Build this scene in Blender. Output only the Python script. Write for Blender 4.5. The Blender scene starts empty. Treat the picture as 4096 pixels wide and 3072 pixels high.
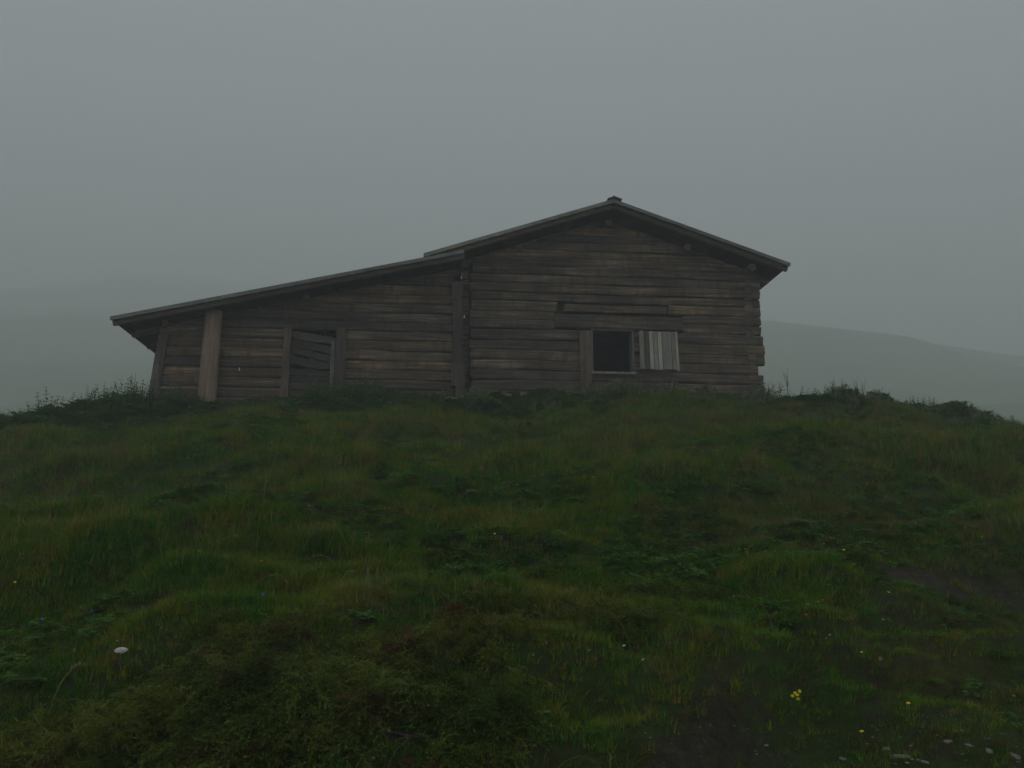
import bpy, math, random
import numpy as np
from mathutils import Vector, Matrix

R = random.Random(7)
NR = np.random.RandomState(11)
SC = bpy.context.scene
COL = SC.collection

# ------------------------------------------------------------------ camera
F, PITCH = 850.0, math.atan(180 / 850.0)
cam_d = bpy.data.cameras.new('camera')
cam = bpy.data.objects.new('camera', cam_d)
COL.objects.link(cam)
cam.location = (0, 0, 0)
cam.rotation_euler = (math.pi / 2 + PITCH, 0, 0)
cam_d.sensor_width = 36
cam_d.lens = 36 * F / 1024
cam_d.clip_start, cam_d.clip_end = 0.05, 3000
SC.camera = cam

# ------------------------------------------------------------------ sky, sun, exposure
SUN_EL, SUN_AZ = math.radians(62), math.radians(200)
W = bpy.data.worlds.new('World')
SC.world = W
W.use_nodes = True
wn, wl = W.node_tree.nodes, W.node_tree.links
wn.clear()
wout = wn.new('ShaderNodeOutputWorld')
wbg = wn.new('ShaderNodeBackground')
wsky = wn.new('ShaderNodeTexSky')
wsky.sky_type = 'NISHITA'
wsky.sun_disc = False
wsky.sun_elevation = SUN_EL
wsky.sun_rotation = SUN_AZ
wmix = wn.new('ShaderNodeMix')
wmix.data_type = 'RGBA'
wmix.inputs[0].default_value = 0.93          # closed cloud cover over the clear sky
wmix.inputs[7].default_value = (4.88, 5.42, 5.80, 1)
wl.new(wsky.outputs[0], wmix.inputs[6])
wl.new(wmix.outputs[2], wbg.inputs[0])
wbg.inputs[1].default_value = 0.1
wl.new(wbg.outputs[0], wout.inputs[0])

sd = bpy.data.lights.new('sun', 'SUN')
sd.energy = 0.5
sd.angle = math.radians(60)
sd.color = (1.0, 0.98, 0.94)
sun = bpy.data.objects.new('sun', sd)
COL.objects.link(sun)
_sx, _sy = math.sin(SUN_AZ) * math.cos(SUN_EL), math.cos(SUN_AZ) * math.cos(SUN_EL)
sun.rotation_euler = Vector((_sx, _sy, math.sin(SUN_EL))).to_track_quat('Z', 'Y').to_euler()

SC.view_settings.view_transform = 'Standard'
SC.view_settings.look = 'None'
SC.view_settings.gamma = 1
SC.view_settings.exposure = -0.20
SC.view_settings.use_curve_mapping = False
SC.render.engine = 'CYCLES'
SC.cycles.volume_bounces = 4
SC.cycles.max_bounces = 6
SC.cycles.diffuse_bounces = 3
SC.cycles.glossy_bounces = 2
SC.cycles.transmission_bounces = 3
SC.cycles.transparent_max_bounces = 4
SC.cycles.use_denoising = True

# ------------------------------------------------------------------ numpy noise
def _h(ix, iy, seed):
    n = (ix.astype(np.int64) * 374761393 + iy.astype(np.int64) * 668265263 + seed * 2147483647) & 0xffffffff
    n = ((n ^ (n >> 13)) * 1274126177) & 0xffffffff
    return ((n ^ (n >> 16)) & 0xffff) / 65535.0
def vn(x, y, seed=0):
    x = np.asarray(x, float); y = np.asarray(y, float)
    ix, iy = np.floor(x), np.floor(y)
    fx, fy = x - ix, y - iy
    fx = fx * fx * fx * (fx * (fx * 6 - 15) + 10); fy = fy * fy * fy * (fy * (fy * 6 - 15) + 10)
    a, b = _h(ix, iy, seed), _h(ix + 1, iy, seed)
    c, d = _h(ix, iy + 1, seed), _h(ix + 1, iy + 1, seed)
    return (a + (b - a) * fx) * (1 - fy) + (c + (d - c) * fx) * fy * 1.0 - 0.5
def fbm(x, y, seed=0, o=4):
    s, a = 0, 1.0
    for k in range(o):
        s = s + a * vn(x * 2 ** k + 17.3 * k, y * 2 ** k - 9.1 * k, seed + k)
        a *= 0.5
    return s
def sstep(t):
    t = np.clip(t, 0, 1)
    return t * t * (3 - 2 * t)

# ------------------------------------------------------------------ terrain shape
CUT = [(-0.3, 2.7), (0.5, 3.35), (1.0, 3.75), (1.55, 4.75), (2.25, 5.65), (3.0, 6.1), (5.0, 6.9), (9.0, 8.2)]
def cut_dist(x, y):
    """signed distance to the edge of the bank, positive on the lower (right, near) side"""
    best = np.full(np.shape(x), 1e9); sg = np.zeros(np.shape(x))
    for (ax, ay), (bx, by) in zip(CUT[:-1], CUT[1:]):
        dx, dy = bx - ax, by - ay
        L2 = dx * dx + dy * dy
        t = np.clip(((x - ax) * dx + (y - ay) * dy) / L2, 0, 1)
        px, py = x - ax - t * dx, y - ay - t * dy
        d = np.hypot(px, py)
        s = np.sign(dx * py - dy * px)
        m = d < best
        best = np.where(m, d, best); sg = np.where(m, -s, sg)
    return best * sg
def tussock(x, y):
    """rounded hummocks with creases between them"""
    wx, wy = x + 0.25 * vn(x * 2.1, y * 2.1, 51), y + 0.25 * vn(x * 2.3, y * 2.3, 52)
    return 1 - 4.2 * np.abs(vn(wx / 0.85, wy / 0.6, 53)) * (0.6 + 0.8 * (vn(x / 2.2, y / 2, 54) + .5)) - 0.35
def ground(x, y):
    x = np.asarray(x, float); y = np.asarray(y, float)
    z1 = -1.62 + 0.295 * y
    z2 = 3.26 - 0.045 * (y - 16.4) - 0.02 * np.clip(np.abs(x) - 7, 0, 30) * np.clip((y - 14) / 4, 0, 1)
    z1 = z1 - 0.022 * np.clip(x - 5.6, 0, 12) ** 2 * sstep((y - 8) / 6) - 0.016 * np.clip(-x - 6.6, 0, 12) ** 2 * sstep((y - 8) / 6)
    z2 = z2 - 0.022 * np.clip(x - 5.6, 0, 12) ** 2 - 0.016 * np.clip(-x - 6.6, 0, 12) ** 2
    k = 0.35
    z = -np.log(np.exp(-z1 / k) + np.exp(-z2 / k)) * k
    z = z - 0.0037 * np.clip(np.abs(x), 0, 26) ** 2 * sstep(y / 9)
    # the ground dips behind the crest, then the far hillside rises to its ridge
    ridge_z = np.interp(x, [-900, -500, -328, -135, 15, 122, 248, 420, 800], [215, 262, 277, 230, 132, 119, 101, 78, 50])
    ridge_y = np.interp(x, [-900, -500, -328, -135, 15, 122, 248, 800], [800, 800, 790, 690, 450, 400, 400, 430])
    p = np.clip((y - 68) / (ridge_y - 68), 0, 1)
    far = (z * (1 - p) - 1.5 * sstep((y - 30) / 40)) + p * ridge_z - 0.004 * np.clip(y - 25, 0, 60) ** 1.2
    far = far - np.clip(y - ridge_y, 0, 400) * 0.12
    far = far + (13 * fbm(x / 120, y / 120, 40, 5) + 0.7 * fbm(x / 12, y / 12, 44, 3)) * sstep((y - 60) / 180) * (1 - 0.75 * sstep((y - ridge_y + 60) / 60))
    z = np.where(y > 27, z + (far - z) * sstep((y - 27) / 12), z)
    near = sstep((26 - y) / 8)
    flat = 1 - 0.85 * sstep((y - 15.2) / 1.2) * sstep((8.5 - np.abs(x + 0.8)) / 1.5)
    z = z + near * flat * (0.30 * fbm(x / 3.0, y / 2.0, 3, 2) + 0.15 * fbm(x / 0.95, y / 0.62, 9, 2) - 0.085 * tussock(x, y) + 0.09 * fbm(x / .38, y / .3, 12, 2) + 0.03 * fbm(x / 0.2, y / 0.2, 15, 2))
    z = z + 0.35 * fbm(x / 6, y / 6, 21, 2) * sstep((y - 18) / 8)
    d = cut_dist(x, y) + 0.28 * fbm(x / 0.7, y / 0.7, 5, 3)
    z = z - near * (0.17 * sstep(d / 0.32) + 0.12 * sstep((d - 0.3) / 1.2)) * sstep((9 - x) / 5)
    return z
def soil_mask(x, y):
    d = cut_dist(x, y) + 0.2 * fbm(x / 0.5, y / 0.5, 31, 3)
    lip = np.exp(-((d - 0.2) / 0.12) ** 2) * sstep(0.5 + 1.6 * fbm(x / 0.9, y / 0.9, 36, 2))
    patch = 0.8 * np.exp(-(((x - 2.75) / 0.32) ** 2 + ((y - 5.45) / 0.2) ** 2))
    patch += 0.5 * np.exp(-(((x - 0.85) / 0.34) ** 2 + ((y - 3.3) / 0.22) ** 2))
    patch += 0.3 * np.exp(-(((x - 3.7) / 0.6) ** 2 + ((y - 5.5) / 0.35) ** 2))
    patch += 0.25 * np.exp(-(((x - 2.0) / 0.6) ** 2 + ((y - 2.9) / 0.3) ** 2))
    low = 0.10 * sstep(d / 0.4)
    return np.clip((lip * 0.9 + patch + low + 0.8 * fbm(x / 0.3, y / 0.3, 33, 3) * (d > 0)) * sstep((8 - y) / 1.0) - 0.16, 0, 1)
def gz(x, y):
    return float(ground(np.array([x]), np.array([y]))[0])
def pick(sx, sy, h=0.0):
    """the point of the slope (raised by h) that stands where pixel sx, sy of the 4096 wide photograph looks"""
    px, py = sx / 4, sy / 4
    a = (384 - py) / F
    dy, dz, dx = math.cos(PITCH) - a * math.sin(PITCH), math.sin(PITCH) + a * math.cos(PITCH), (px - 512) / F
    t = np.arange(2.0, 26, 0.01)
    g = ground(t * dx, t * dy) + h
    k = np.argmax(g > t * dz)
    return t[k] * dx, t[k] * dy

# ------------------------------------------------------------------ object helpers
def put(name, V, Fc, mat, parent=None, smooth=False, attrs=None):
    me = bpy.data.meshes.new(name)
    me.from_pydata([tuple(v) for v in V], [], [tuple(f) for f in Fc])
    if attrs:
        for k, a in attrs.items():
            at = me.attributes.new(k, 'FLOAT', 'POINT'); at.data.foreach_set('value', np.asarray(a, 'f'))
    if smooth:
        me.polygons.foreach_set('use_smooth', [True] * len(me.polygons))
    me.materials.append(mat)
    me.update()
    o = bpy.data.objects.new(name, me)
    COL.objects.link(o)
    if parent: o.parent = parent
    return o
def thing(name, label, cat, loc=(0, 0, 0), rz=0, group=None):
    o = bpy.data.objects.new(name, None)
    COL.objects.link(o)
    o.empty_display_size = 0.2
    o.location = loc; o.rotation_euler = (0, 0, rz)
    tag(o, label, cat, group)
    return o
def tag(o, label, cat, group=None):
    o['label'] = label; o['category'] = cat
    if group: o['group'] = group
    return o
def dup_mesh(o, parent, loc, rot=(0, 0, 0), scale=None, name=None):
    c = o.copy(); COL.objects.link(c); c.parent = parent; c.location = loc; c.rotation_euler = rot
    if scale: c.scale = scale
    return c
class MB:
    def __init__(s): s.V, s.F = [], []
    def add(s, V, Fc):
        n = len(s.V); s.V += [tuple(v) for v in V]; s.F += [tuple(i + n for i in f) for f in Fc]
    def box(s, a, b, j=0.0):
        x0, y0, z0 = a; x1, y1, z1 = b
        V = [(x, y, z) for x in (x0, x1) for y in (y0, y1) for z in (z0, z1)]
        if j: V = [(x + R.uniform(-j, j), y + R.uniform(-j, j), z + R.uniform(-j, j)) for x, y, z in V]
        s.add(V, [(0, 1, 3, 2), (4, 6, 7, 5), (0, 4, 5, 1), (2, 3, 7, 6), (0, 2, 6, 4), (1, 5, 7, 3)])
    def tube(s, pts, rad, n=6):
        pts = [Vector(p) for p in pts]; base = len(s.V)
        for i, p in enumerate(pts):
            t = (pts[min(i + 1, len(pts) - 1)] - pts[max(i - 1, 0)]).normalized()
            u = t.cross(Vector((0.13, 0.21, 0.97)) if abs(t.z) < 0.9 else Vector((1, 0.1, 0))).normalized(); w = t.cross(u)
            r = rad[i] if isinstance(rad, (list, tuple)) else rad
            for k in range(n):
                a = 2 * math.pi * k / n
                s.V.append(tuple(p + u * (r * math.cos(a)) + w * (r * math.sin(a))))
        for i in range(len(pts) - 1):
            for k in range(n):
                a, b = base + i * n + k, base + i * n + (k + 1) % n
                s.F.append((a, b, b + n, a + n))
        s.F.append(tuple(base + k for k in range(n))[::-1]); s.F.append(tuple(base + (len(pts) - 1) * n + k for k in range(n)))
    def put(s, name, mat, parent=None, smooth=False): return put(name, s.V, s.F, mat, parent, smooth)

# ------------------------------------------------------------------ materials
def mat_new(name):
    m = bpy.data.materials.new(name); m.use_nodes = True
    nt = m.node_tree; b = nt.nodes['Principled BSDF']
    return m, nt, b
def N(nt, t, **k):
    n = nt.nodes.new(t)
    for a, v in k.items(): setattr(n, a, v)
    return n
def noise(nt, vec, scale, detail=4, rough=0.55, dist=0.0):
    n = N(nt, 'ShaderNodeTexNoise'); n.inputs['Scale'].default_value = scale; n.inputs['Detail'].default_value = detail
    n.inputs['Roughness'].default_value = rough; n.inputs['Distortion'].default_value = dist
    nt.links.new(vec, n.inputs['Vector']); return n.outputs['Fac']
def ramp(nt, fac, stops):
    n = N(nt, 'ShaderNodeValToRGB'); e = n.color_ramp.elements
    while len(e) < len(stops): e.new(0.5)
    for i, (p, c) in enumerate(stops):
        e[i].position = p; e[i].color = (*c, 1) if len(c) == 3 else c
    nt.links.new(fac, n.inputs[0]); return n.outputs[0]
def mapping(nt, vec, scale):
    n = N(nt, 'ShaderNodeMapping'); n.inputs['Scale'].default_value = scale
    nt.links.new(vec, n.inputs['Vector']); return n.outputs[0]
def mix(nt, f, a, b, mode='MIX'):
    n = N(nt, 'ShaderNodeMix', data_type='RGBA', blend_type=mode)
    for i, v in ((0, f), (6, a), (7, b)):
        if hasattr(v, 'links') or hasattr(v, 'is_linked'): nt.links.new(v, n.inputs[i])
        elif i == 0: n.inputs[0].default_value = v
        else: n.inputs[i].default_value = (*v, 1)
    return n.outputs[2]
def math_(nt, op, a, b=None):
    n = N(nt, 'ShaderNodeMath', operation=op)
    for i, v in ((0, a), (1, b)):
        if v is None: continue
        if hasattr(v, 'is_linked'): nt.links.new(v, n.inputs[i])
        else: n.inputs[i].default_value = v
    return n.outputs[0]

def wood(name, dark, mid, light, grain=(1.3, 1.3, 16), rough=0.85, lichen=0.25, bump=0.35, contrast=1.0, drips=0.5):
    m, nt, b = mat_new(name)
    tc = N(nt, 'ShaderNodeTexCoord').outputs['Object']
    oi = N(nt, 'ShaderNodeObjectInfo').outputs['Random']
    off = N(nt, 'ShaderNodeVectorMath', operation='MULTIPLY_ADD')
    nt.links.new(oi, off.inputs[0]); off.inputs[1].default_value = (31, 17, 23); nt.links.new(tc, off.inputs[2])
    v = off.outputs[0]
    g1 = noise(nt, mapping(nt, v, grain), 1.6, 6, 0.65, 0.4)
    g2 = noise(nt, mapping(nt, v, tuple(s * 2.7 for s in grain)), 3.0, 4, 0.7)
    blot = noise(nt, v, 0.9, 4, 0.6)
    f = math_(nt, 'ADD', math_(nt, 'MULTIPLY', g1, 0.5), math_(nt, 'MULTIPLY', g2, 0.22))
    f = math_(nt, 'ADD', f, math_(nt, 'MULTIPLY', blot, 0.28))
    w = 0.13 / contrast
    c = ramp(nt, f, [(0.5 - w, dark), (0.5, mid), (0.5 + w, light)])
    # per piece brightness
    hv = N(nt, 'ShaderNodeHueSaturation'); nt.links.new(c, hv.inputs['Color'])
    nt.links.new(math_(nt, 'ADD', math_(nt, 'MULTIPLY', oi, 0.7), 0.62), hv.inputs['Value'])
    nt.links.new(math_(nt, 'ADD', math_(nt, 'MULTIPLY', oi, 0.5), 0.75), hv.inputs['Saturation'])
    c = hv.outputs[0]
    # drip marks and cracks
    if drips:
        dr = noise(nt, mapping(nt, v, (7, 7, 1.1)), 1.0, 3, 0.6)
        c = mix(nt, math_(nt, 'MULTIPLY', ramp(nt, dr, [(0.52, (0, 0, 0)), (0.66, (1, 1, 1))]), drips), c, tuple(x * 0.75 for x in dark))
    li = noise(nt, mapping(nt, v, (2.2, 2.2, 6)), 2.4, 5, 0.7)
    c = mix(nt, math_(nt, 'MULTIPLY', ramp(nt, li, [(0.56, (0, 0, 0)), (0.7, (1, 1, 1))]), lichen), c, (0.13, 0.12, 0.045))
    nt.links.new(c, b.inputs['Base Color'])
    b.inputs['Roughness'].default_value = rough
    b.inputs['Specular IOR Level'].default_value = 0.3
    bp = N(nt, 'ShaderNodeBump'); bp.inputs['Strength'].default_value = bump; bp.inputs['Distance'].default_value = 0.02
    nt.links.new(g2, bp.inputs['Height']); nt.links.new(bp.outputs[0], b.inputs['Normal'])
    return m
M = {}
M['log'] = wood('weathered_log', (0.020, 0.014, 0.0095), (0.072, 0.051, 0.034), (0.24, 0.175, 0.115), grain=(0.6, 1.3, 15), lichen=0.35, contrast=1.05, bump=0.6)
M['dark_v'] = wood('dark_upright_board', (0.018, 0.014, 0.011), (0.045, 0.036, 0.028), (0.09, 0.075, 0.058), grain=(16, 16, 1.3), drips=0.2)
M['plank_v'] = wood('weathered_upright_wood', (0.025, 0.018, 0.013), (0.07, 0.052, 0.038), (0.15, 0.12, 0.085), grain=(16, 16, 1.3), drips=0.2)
M['post'] = wood('barkless_post', (0.08, 0.054, 0.036), (0.17, 0.118, 0.08), (0.28, 0.205, 0.145), grain=(14, 14, 0.9), drips=0.2, lichen=0.2)
M['frame'] = wood('pale_frame_wood', (0.05, 0.045, 0.038), (0.12, 0.11, 0.095), (0.22, 0.205, 0.18), grain=(14, 14, 1.3), drips=0.1, lichen=0.1)
M['shutter'] = wood('flaking_white_paint', (0.13, 0.11, 0.08), (0.24, 0.225, 0.18), (0.34, 0.33, 0.28), grain=(15, 15, 0.8), drips=0, lichen=0.2, contrast=1.0)
M['grey_beam'] = wood('grey_green_beam', (0.020, 0.017, 0.012), (0.048, 0.041, 0.030), (0.10, 0.086, 0.064), lichen=0.3, drips=0.3)
M['roof_board'] = wood('dark_roof_board', (0.014, 0.012, 0.010), (0.035, 0.030, 0.025), (0.075, 0.066, 0.055), grain=(3, 3, 3), lichen=0.1)
M['fascia'] = wood('grey_verge_board', (0.05, 0.052, 0.044), (0.12, 0.123, 0.104), (0.2, 0.2, 0.17), grain=(1.3, 10, 14), lichen=0.25, drips=0.2)
M['rafter'] = wood('brown_rafter', (0.04, 0.030, 0.022), (0.10, 0.078, 0.056), (0.18, 0.14, 0.10), grain=(1.3, 10, 14), lichen=0.15, drips=0.2)
m, nt, b = mat_new('white_ceramic'); b.inputs['Base Color'].default_value = (0.4, 0.41, 0.38, 1); b.inputs['Roughness'].default_value = 0.3; M['white'] = m
m, nt, b = mat_new('rusty_iron'); b.inputs['Base Color'].default_value = (0.07, 0.04, 0.028, 1); b.inputs['Roughness'].default_value = 0.8; M['iron'] = m

def plant_mat(name, cols, scale=0.9, rough=0.6, trans=0.25, vary=0.5, warm=None):
    """cols: colours across patches of the meadow"""
    m, nt, b = mat_new(name)
    geo = N(nt, 'ShaderNodeNewGeometry').outputs['Position']
    oi = N(nt, 'ShaderNodeObjectInfo').outputs['Random']
    f = noise(nt, geo, scale, 4, 0.6, 0.3)
    f = math_(nt, 'ADD', f, math_(nt, 'MULTIPLY', math_(nt, 'SUBTRACT', oi, 0.5), 0.34))
    k = len(cols); lo, hi = 0.32, 0.68
    c = ramp(nt, f, [(lo + (hi - lo) * i / max(1, k - 1), cc) for i, cc in enumerate(cols)])
    at = N(nt, 'ShaderNodeAttribute', attribute_name='tint').outputs['Fac']
    hv = N(nt, 'ShaderNodeHueSaturation'); nt.links.new(c, hv.inputs['Color'])
    nt.links.new(math_(nt, 'ADD', math_(nt, 'MULTIPLY', at, vary * 1.6), 1 - vary * 0.6), hv.inputs['Value'])
    c = hv.outputs[0]
    if warm:
        c = mix(nt, ramp(nt, at, [(0.80, (0, 0, 0)), (0.9, (1, 1, 1))]), c, warm)
    nt.links.new(c, b.inputs['Base Color'])
    b.inputs['Roughness'].default_value = rough
    b.inputs['Specular IOR Level'].default_value = 0.05
    tr = N(nt, 'ShaderNodeBsdfTranslucent'); nt.links.new(c, tr.inputs[0])
    ms = N(nt, 'ShaderNodeMixShader'); ms.inputs[0].default_value = trans
    out = nt.nodes['Material Output']
    nt.links.new(b.outputs[0], ms.inputs[1]); nt.links.new(tr.outputs[0], ms.inputs[2]); nt.links.new(ms.outputs[0], out.inputs['Surface'])
    return m
M['grass'] = plant_mat('meadow_grass', [(0.028, 0.125, 0.006), (0.060, 0.170, 0.006), (0.105, 0.175, 0.006), (0.175, 0.155, 0.012)], 1.9, warm=(0.22, 0.18, 0.06), rough=0.75)
M['dry'] = plant_mat('dry_grass', [(0.10, 0.10, 0.03), (0.17, 0.13, 0.06)], 1.2)
M['leafy'] = plant_mat('broad_leaves', [(0.040, 0.120, 0.016), (0.060, 0.150, 0.022), (0.09, 0.17, 0.035)], 0.8)
M['nettle'] = plant_mat('nettle_leaves', [(0.035, 0.09, 0.022), (0.06, 0.12, 0.03), (0.10, 0.14, 0.055)], 0.7)
M['plume'] = plant_mat('pale_flower_plumes', [(0.13, 0.17, 0.075), (0.26, 0.28, 0.18)], 0.9)
M['dock_seed'] = plant_mat('dock_seed_heads', [(0.028, 0.03, 0.015), (0.045, 0.035, 0.02)], 2)
M['juniper'] = plant_mat('juniper_needles', [(0.036, 0.066, 0.009), (0.062, 0.088, 0.011), (0.095, 0.108, 0.015)], 2.5, warm=(0.21, 0.21, 0.06), vary=0.9)
M['moss'] = plant_mat('reddish_moss', [(0.035, 0.085, 0.010), (0.075, 0.080, 0.014), (0.095, 0.048, 0.018)], 1.6)
M['heath'] = plant_mat('reddish_heath', [(0.075, 0.032, 0.018), (0.055, 0.035, 0.016)], 2.0)
m, nt, b = mat_new('twig_bark'); b.inputs['Base Color'].default_value = (0.045, 0.032, 0.024, 1); b.inputs['Roughness'].default_value = 0.9; M['bark'] = m
def plain(name, c, r=0.7):
    m, nt, b = mat_new(name); g = N(nt, 'ShaderNodeNewGeometry').outputs['Position']
    n = noise(nt, g, 60, 3); nt.links.new(mix(nt, n, tuple(x * 0.7 for x in c), tuple(min(1, x * 1.25) for x in c)), b.inputs['Base Color'])
    b.inputs['Roughness'].default_value = r; b.inputs['Specular IOR Level'].default_value = 0.25; return m
M['stem'] = plain('flower_stem', (0.05, 0.08, 0.025))
M['yellow'] = plain('yellow_petals', (0.5, 0.40, 0.02)); M['orange'] = plain('orange_petals', (0.55, 0.2, 0.04))
M['whitep'] = plain('white_petals', (0.42, 0.43, 0.36)); M['umbel_white'] = plain('yarrow_white', (0.9, 0.9, 0.84)); M['blue'] = plain('blue_petals', (0.06, 0.06, 0.32)); M['pink'] = plain('pink_petals', (0.34, 0.23, 0.2))

def stone_mat():
    m, nt, b = mat_new('pale_stone')
    tc = N(nt, 'ShaderNodeTexCoord').outputs['Object']; oi = N(nt, 'ShaderNodeObjectInfo').outputs['Random']
    n = noise(nt, tc, 14, 5, 0.65)
    c = ramp(nt, n, [(0.35, (0.05, 0.049, 0.042)), (0.5, (0.12, 0.117, 0.10)), (0.68, (0.24, 0.235, 0.21))])
    c = mix(nt, math_(nt, 'MULTIPLY', oi, 0.75), c, (0.16, 0.15, 0.11))
    gm = noise(nt, tc, 6, 3); c = mix(nt, ramp(nt, gm, [(0.5, (0, 0, 0)), (0.62, (0.7, 0.7, 0.7))]), c, (0.06, 0.07, 0.03))
    nt.links.new(c, b.inputs['Base Color']); b.inputs['Roughness'].default_value = 0.75
    return m
M['stone'] = stone_mat()

def ground_mat():
    m, nt, b = mat_new('meadow_ground')
    geo = N(nt, 'ShaderNodeNewGeometry').outputs['Position']
    sm = N(nt, 'ShaderNodeAttribute', attribute_name='soil').outputs['Fac']
    g = noise(nt, geo, 0.75, 4, 0.6, 0.3)
    green = ramp(nt, g, [(0.35, (0.020, 0.055, 0.006)), (0.52, (0.032, 0.068, 0.007)), (0.68, (0.060, 0.062, 0.012))])
    fine = noise(nt, geo, 9, 6, 0.7)
    green = mix(nt, ramp(nt, fine, [(0.4, (0, 0, 0)), (0.65, (1, 1, 1))]), green, (0.03, 0.028, 0.012))
    s1 = noise(nt, geo, 22, 8, 0.75)
    soil = ramp(nt, s1, [(0.35, (0.016, 0.013, 0.008)), (0.55, (0.042, 0.034, 0.022)), (0.72, (0.095, 0.078, 0.056))])
    far = noise(nt, mapping(nt, geo, (1, 1, 2.2)), 0.025, 9, 0.72)
    farc = ramp(nt, far, [(0.38, (0.022, 0.085, 0.006)), (0.5, (0.05, 0.13, 0.010)), (0.62, (0.12, 0.13, 0.02))])
    sep = N(nt, 'ShaderNodeSeparateXYZ'); nt.links.new(geo, sep.inputs[0])
    ff = math_(nt, 'MULTIPLY', math_(nt, 'SUBTRACT', sep.outputs['Y'], 19), 0.12)
    cl = N(nt, 'ShaderNodeClamp'); nt.links.new(ff, cl.inputs[0])
    c = mix(nt, sm, green, soil)
    c = mix(nt, cl.outputs[0], c, farc)
    nt.links.new(c, b.inputs['Base Color'])
    b.inputs['Roughness'].default_value = 0.9; b.inputs['Specular IOR Level'].default_value = 0.15
    bp = N(nt, 'ShaderNodeBump'); bp.inputs['Strength'].default_value = 0.9; bp.inputs['Distance'].default_value = 0.05
    h = math_(nt, 'ADD', s1, math_(nt, 'MULTIPLY', noise(nt, geo, 70, 3), 0.4))
    nt.links.new(h, bp.inputs['Height']); nt.links.new(bp.outputs[0], b.inputs['Normal'])
    return m
M['ground'] = ground_mat()

# ------------------------------------------------------------------ ground
def axis(lo, hi, a, b, step, grow=1.13):
    mid = list(np.arange(a, b, step)); up, d, v = [], step, b
    while v < hi: up.append(v); d *= grow; v += d
    up.append(hi); dn, d, v = [], step, a - step
    while v > lo: dn.append(v); d *= grow; v -= d
    dn.append(lo)
    return np.array(dn[::-1] + mid + up)
xs = axis(-960, 860, -8, 8, 0.07, 1.045); ys = axis(-25, 1060, 1.5, 10, 0.06, 1.03)
X, Y = np.meshgrid(xs, ys)
Z = ground(X, Y)
nx, ny = len(xs), len(ys)
I = np.arange(nx * ny).reshape(ny, nx)
Fq = np.stack([I[:-1, :-1], I[:-1, 1:], I[1:, 1:], I[1:, :-1]], -1).reshape(-1, 4)
g = put('ground', np.stack([X, Y, Z], -1).reshape(-1, 3).tolist(), Fq.tolist(), M['ground'], smooth=True, attrs={'soil': soil_mask(X, Y).ravel()})
g['kind'] = 'structure'
Z_TOP = float(Z.max()) + 2.0

# ------------------------------------------------------------------ haze
hb = MB(); hb.box((-966, -30, float(Z.min()) - 1.0), (866, 1066, Z_TOP))
hm = bpy.data.materials.new('haze_air'); hm.use_nodes = True
hn = hm.node_tree; hn.nodes.clear()
ho = hn.nodes.new('ShaderNodeOutputMaterial'); hv_ = hn.nodes.new('ShaderNodeVolumePrincipled')
hv_.inputs['Color'].default_value = (0.975, 0.98, 0.985, 1); hv_.inputs['Density'].default_value = 0.0048; hv_.inputs['Anisotropy'].default_value = 0.1
hn.links.new(hv_.outputs[0], ho.inputs['Volume'])
hz = hb.put('haze', hm); hz['kind'] = 'stuff'; hz['label'] = 'thin grey mist hanging over the whole slope'

# ------------------------------------------------------------------ barn
AL, ZB = math.radians(5.5), 3.2
barn = thing('log_barn', 'dark weathered log barn with low gabled roof and long lean-to, standing on the slope', 'barn', (0, 17, ZB), AL)
DEPTH = 8.0
def zt(s):      # top of the main roof
    return 7.43 - 0.342 * abs(s - 2.05)
def ztl(s):     # top of the lean-to roof
    return 6.04 + 0.237 * (s + 1.85)

def log_mesh(s0, s1, z0, z1, v=0.0, th=0.19, lim=None, along='s', seg=0.3, flat=0.0, name='log', mat='log', wob=0.6):
    """a hewn log from s0 to s1 between heights z0, z1; lim(z) -> (smin, smax) cuts its ends to the roof"""
    zc, h = (z0 + z1) / 2, (z1 - z0) / 2 * 1.03
    n = 10; L = s1 - s0; k = max(2, int(L / seg))
    V, Fc = [], []
    ph = [R.uniform(0, 6.28) for _ in range(6)]; tilt = R.uniform(-0.003, 0.003) * wob; taper = R.uniform(-0.06, 0.06)
    for i in range(k + 1):
        t = i / k; s = s0 + L * t
        oz = wob * (0.008 * math.sin(s * 1.3 + ph[0]) + 0.005 * math.sin(s * 3.7 + ph[1])) + tilt * (s - (s0 + s1) / 2)
        ov = wob * 0.016 * math.sin(s * 1.7 + ph[2]) + R.uniform(-.004, .004) * wob
        sc = 1 + wob * (0.04 * math.sin(s * 2.3 + ph[3]) + taper * (t - 0.5))
        endf = 0.93 if i in (0, k) and not flat else 1.0
        for j in range(n):
            a = 2 * math.pi * (j + 0.5) / n
            ca, sa = math.cos(a), math.sin(a); e = 0.42 if not flat else 0.25
            y = math.copysign(abs(ca) ** e, ca) * th / 2 * sc * endf; z = math.copysign(abs(sa) ** e, sa) * h * min(sc, 1.03) * endf
            y += R.uniform(-.004, .004) * wob; z += R.uniform(-.003, .003) * wob
            ss, zz = s + (R.uniform(-.012, .012) if i in (0, k) else 0), zc + oz + z
            if lim:
                a_, b_ = lim(zz); ss = min(max(ss, a_), b_)
            P = (ss, v + ov + y, zz - ZB) if along == 's' else (v + ov + y, ss, zz - ZB)
            V.append(P)
    for i in range(k):
        for j in range(n):
            a, b_ = i * n + j, i * n + (j + 1) % n
            Fc.append((a, b_, b_ + n, a + n) if along == 's' else (a, a + n, b_ + n, b_))
    e0, e1 = tuple(range(n)), tuple(k * n + j for j in range(n))
    Fc += [e0[::-1], e1] if along == 's' else [e0, e1[::-1]]
    return put(name, V, Fc, M[mat], barn, smooth=False)

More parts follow.
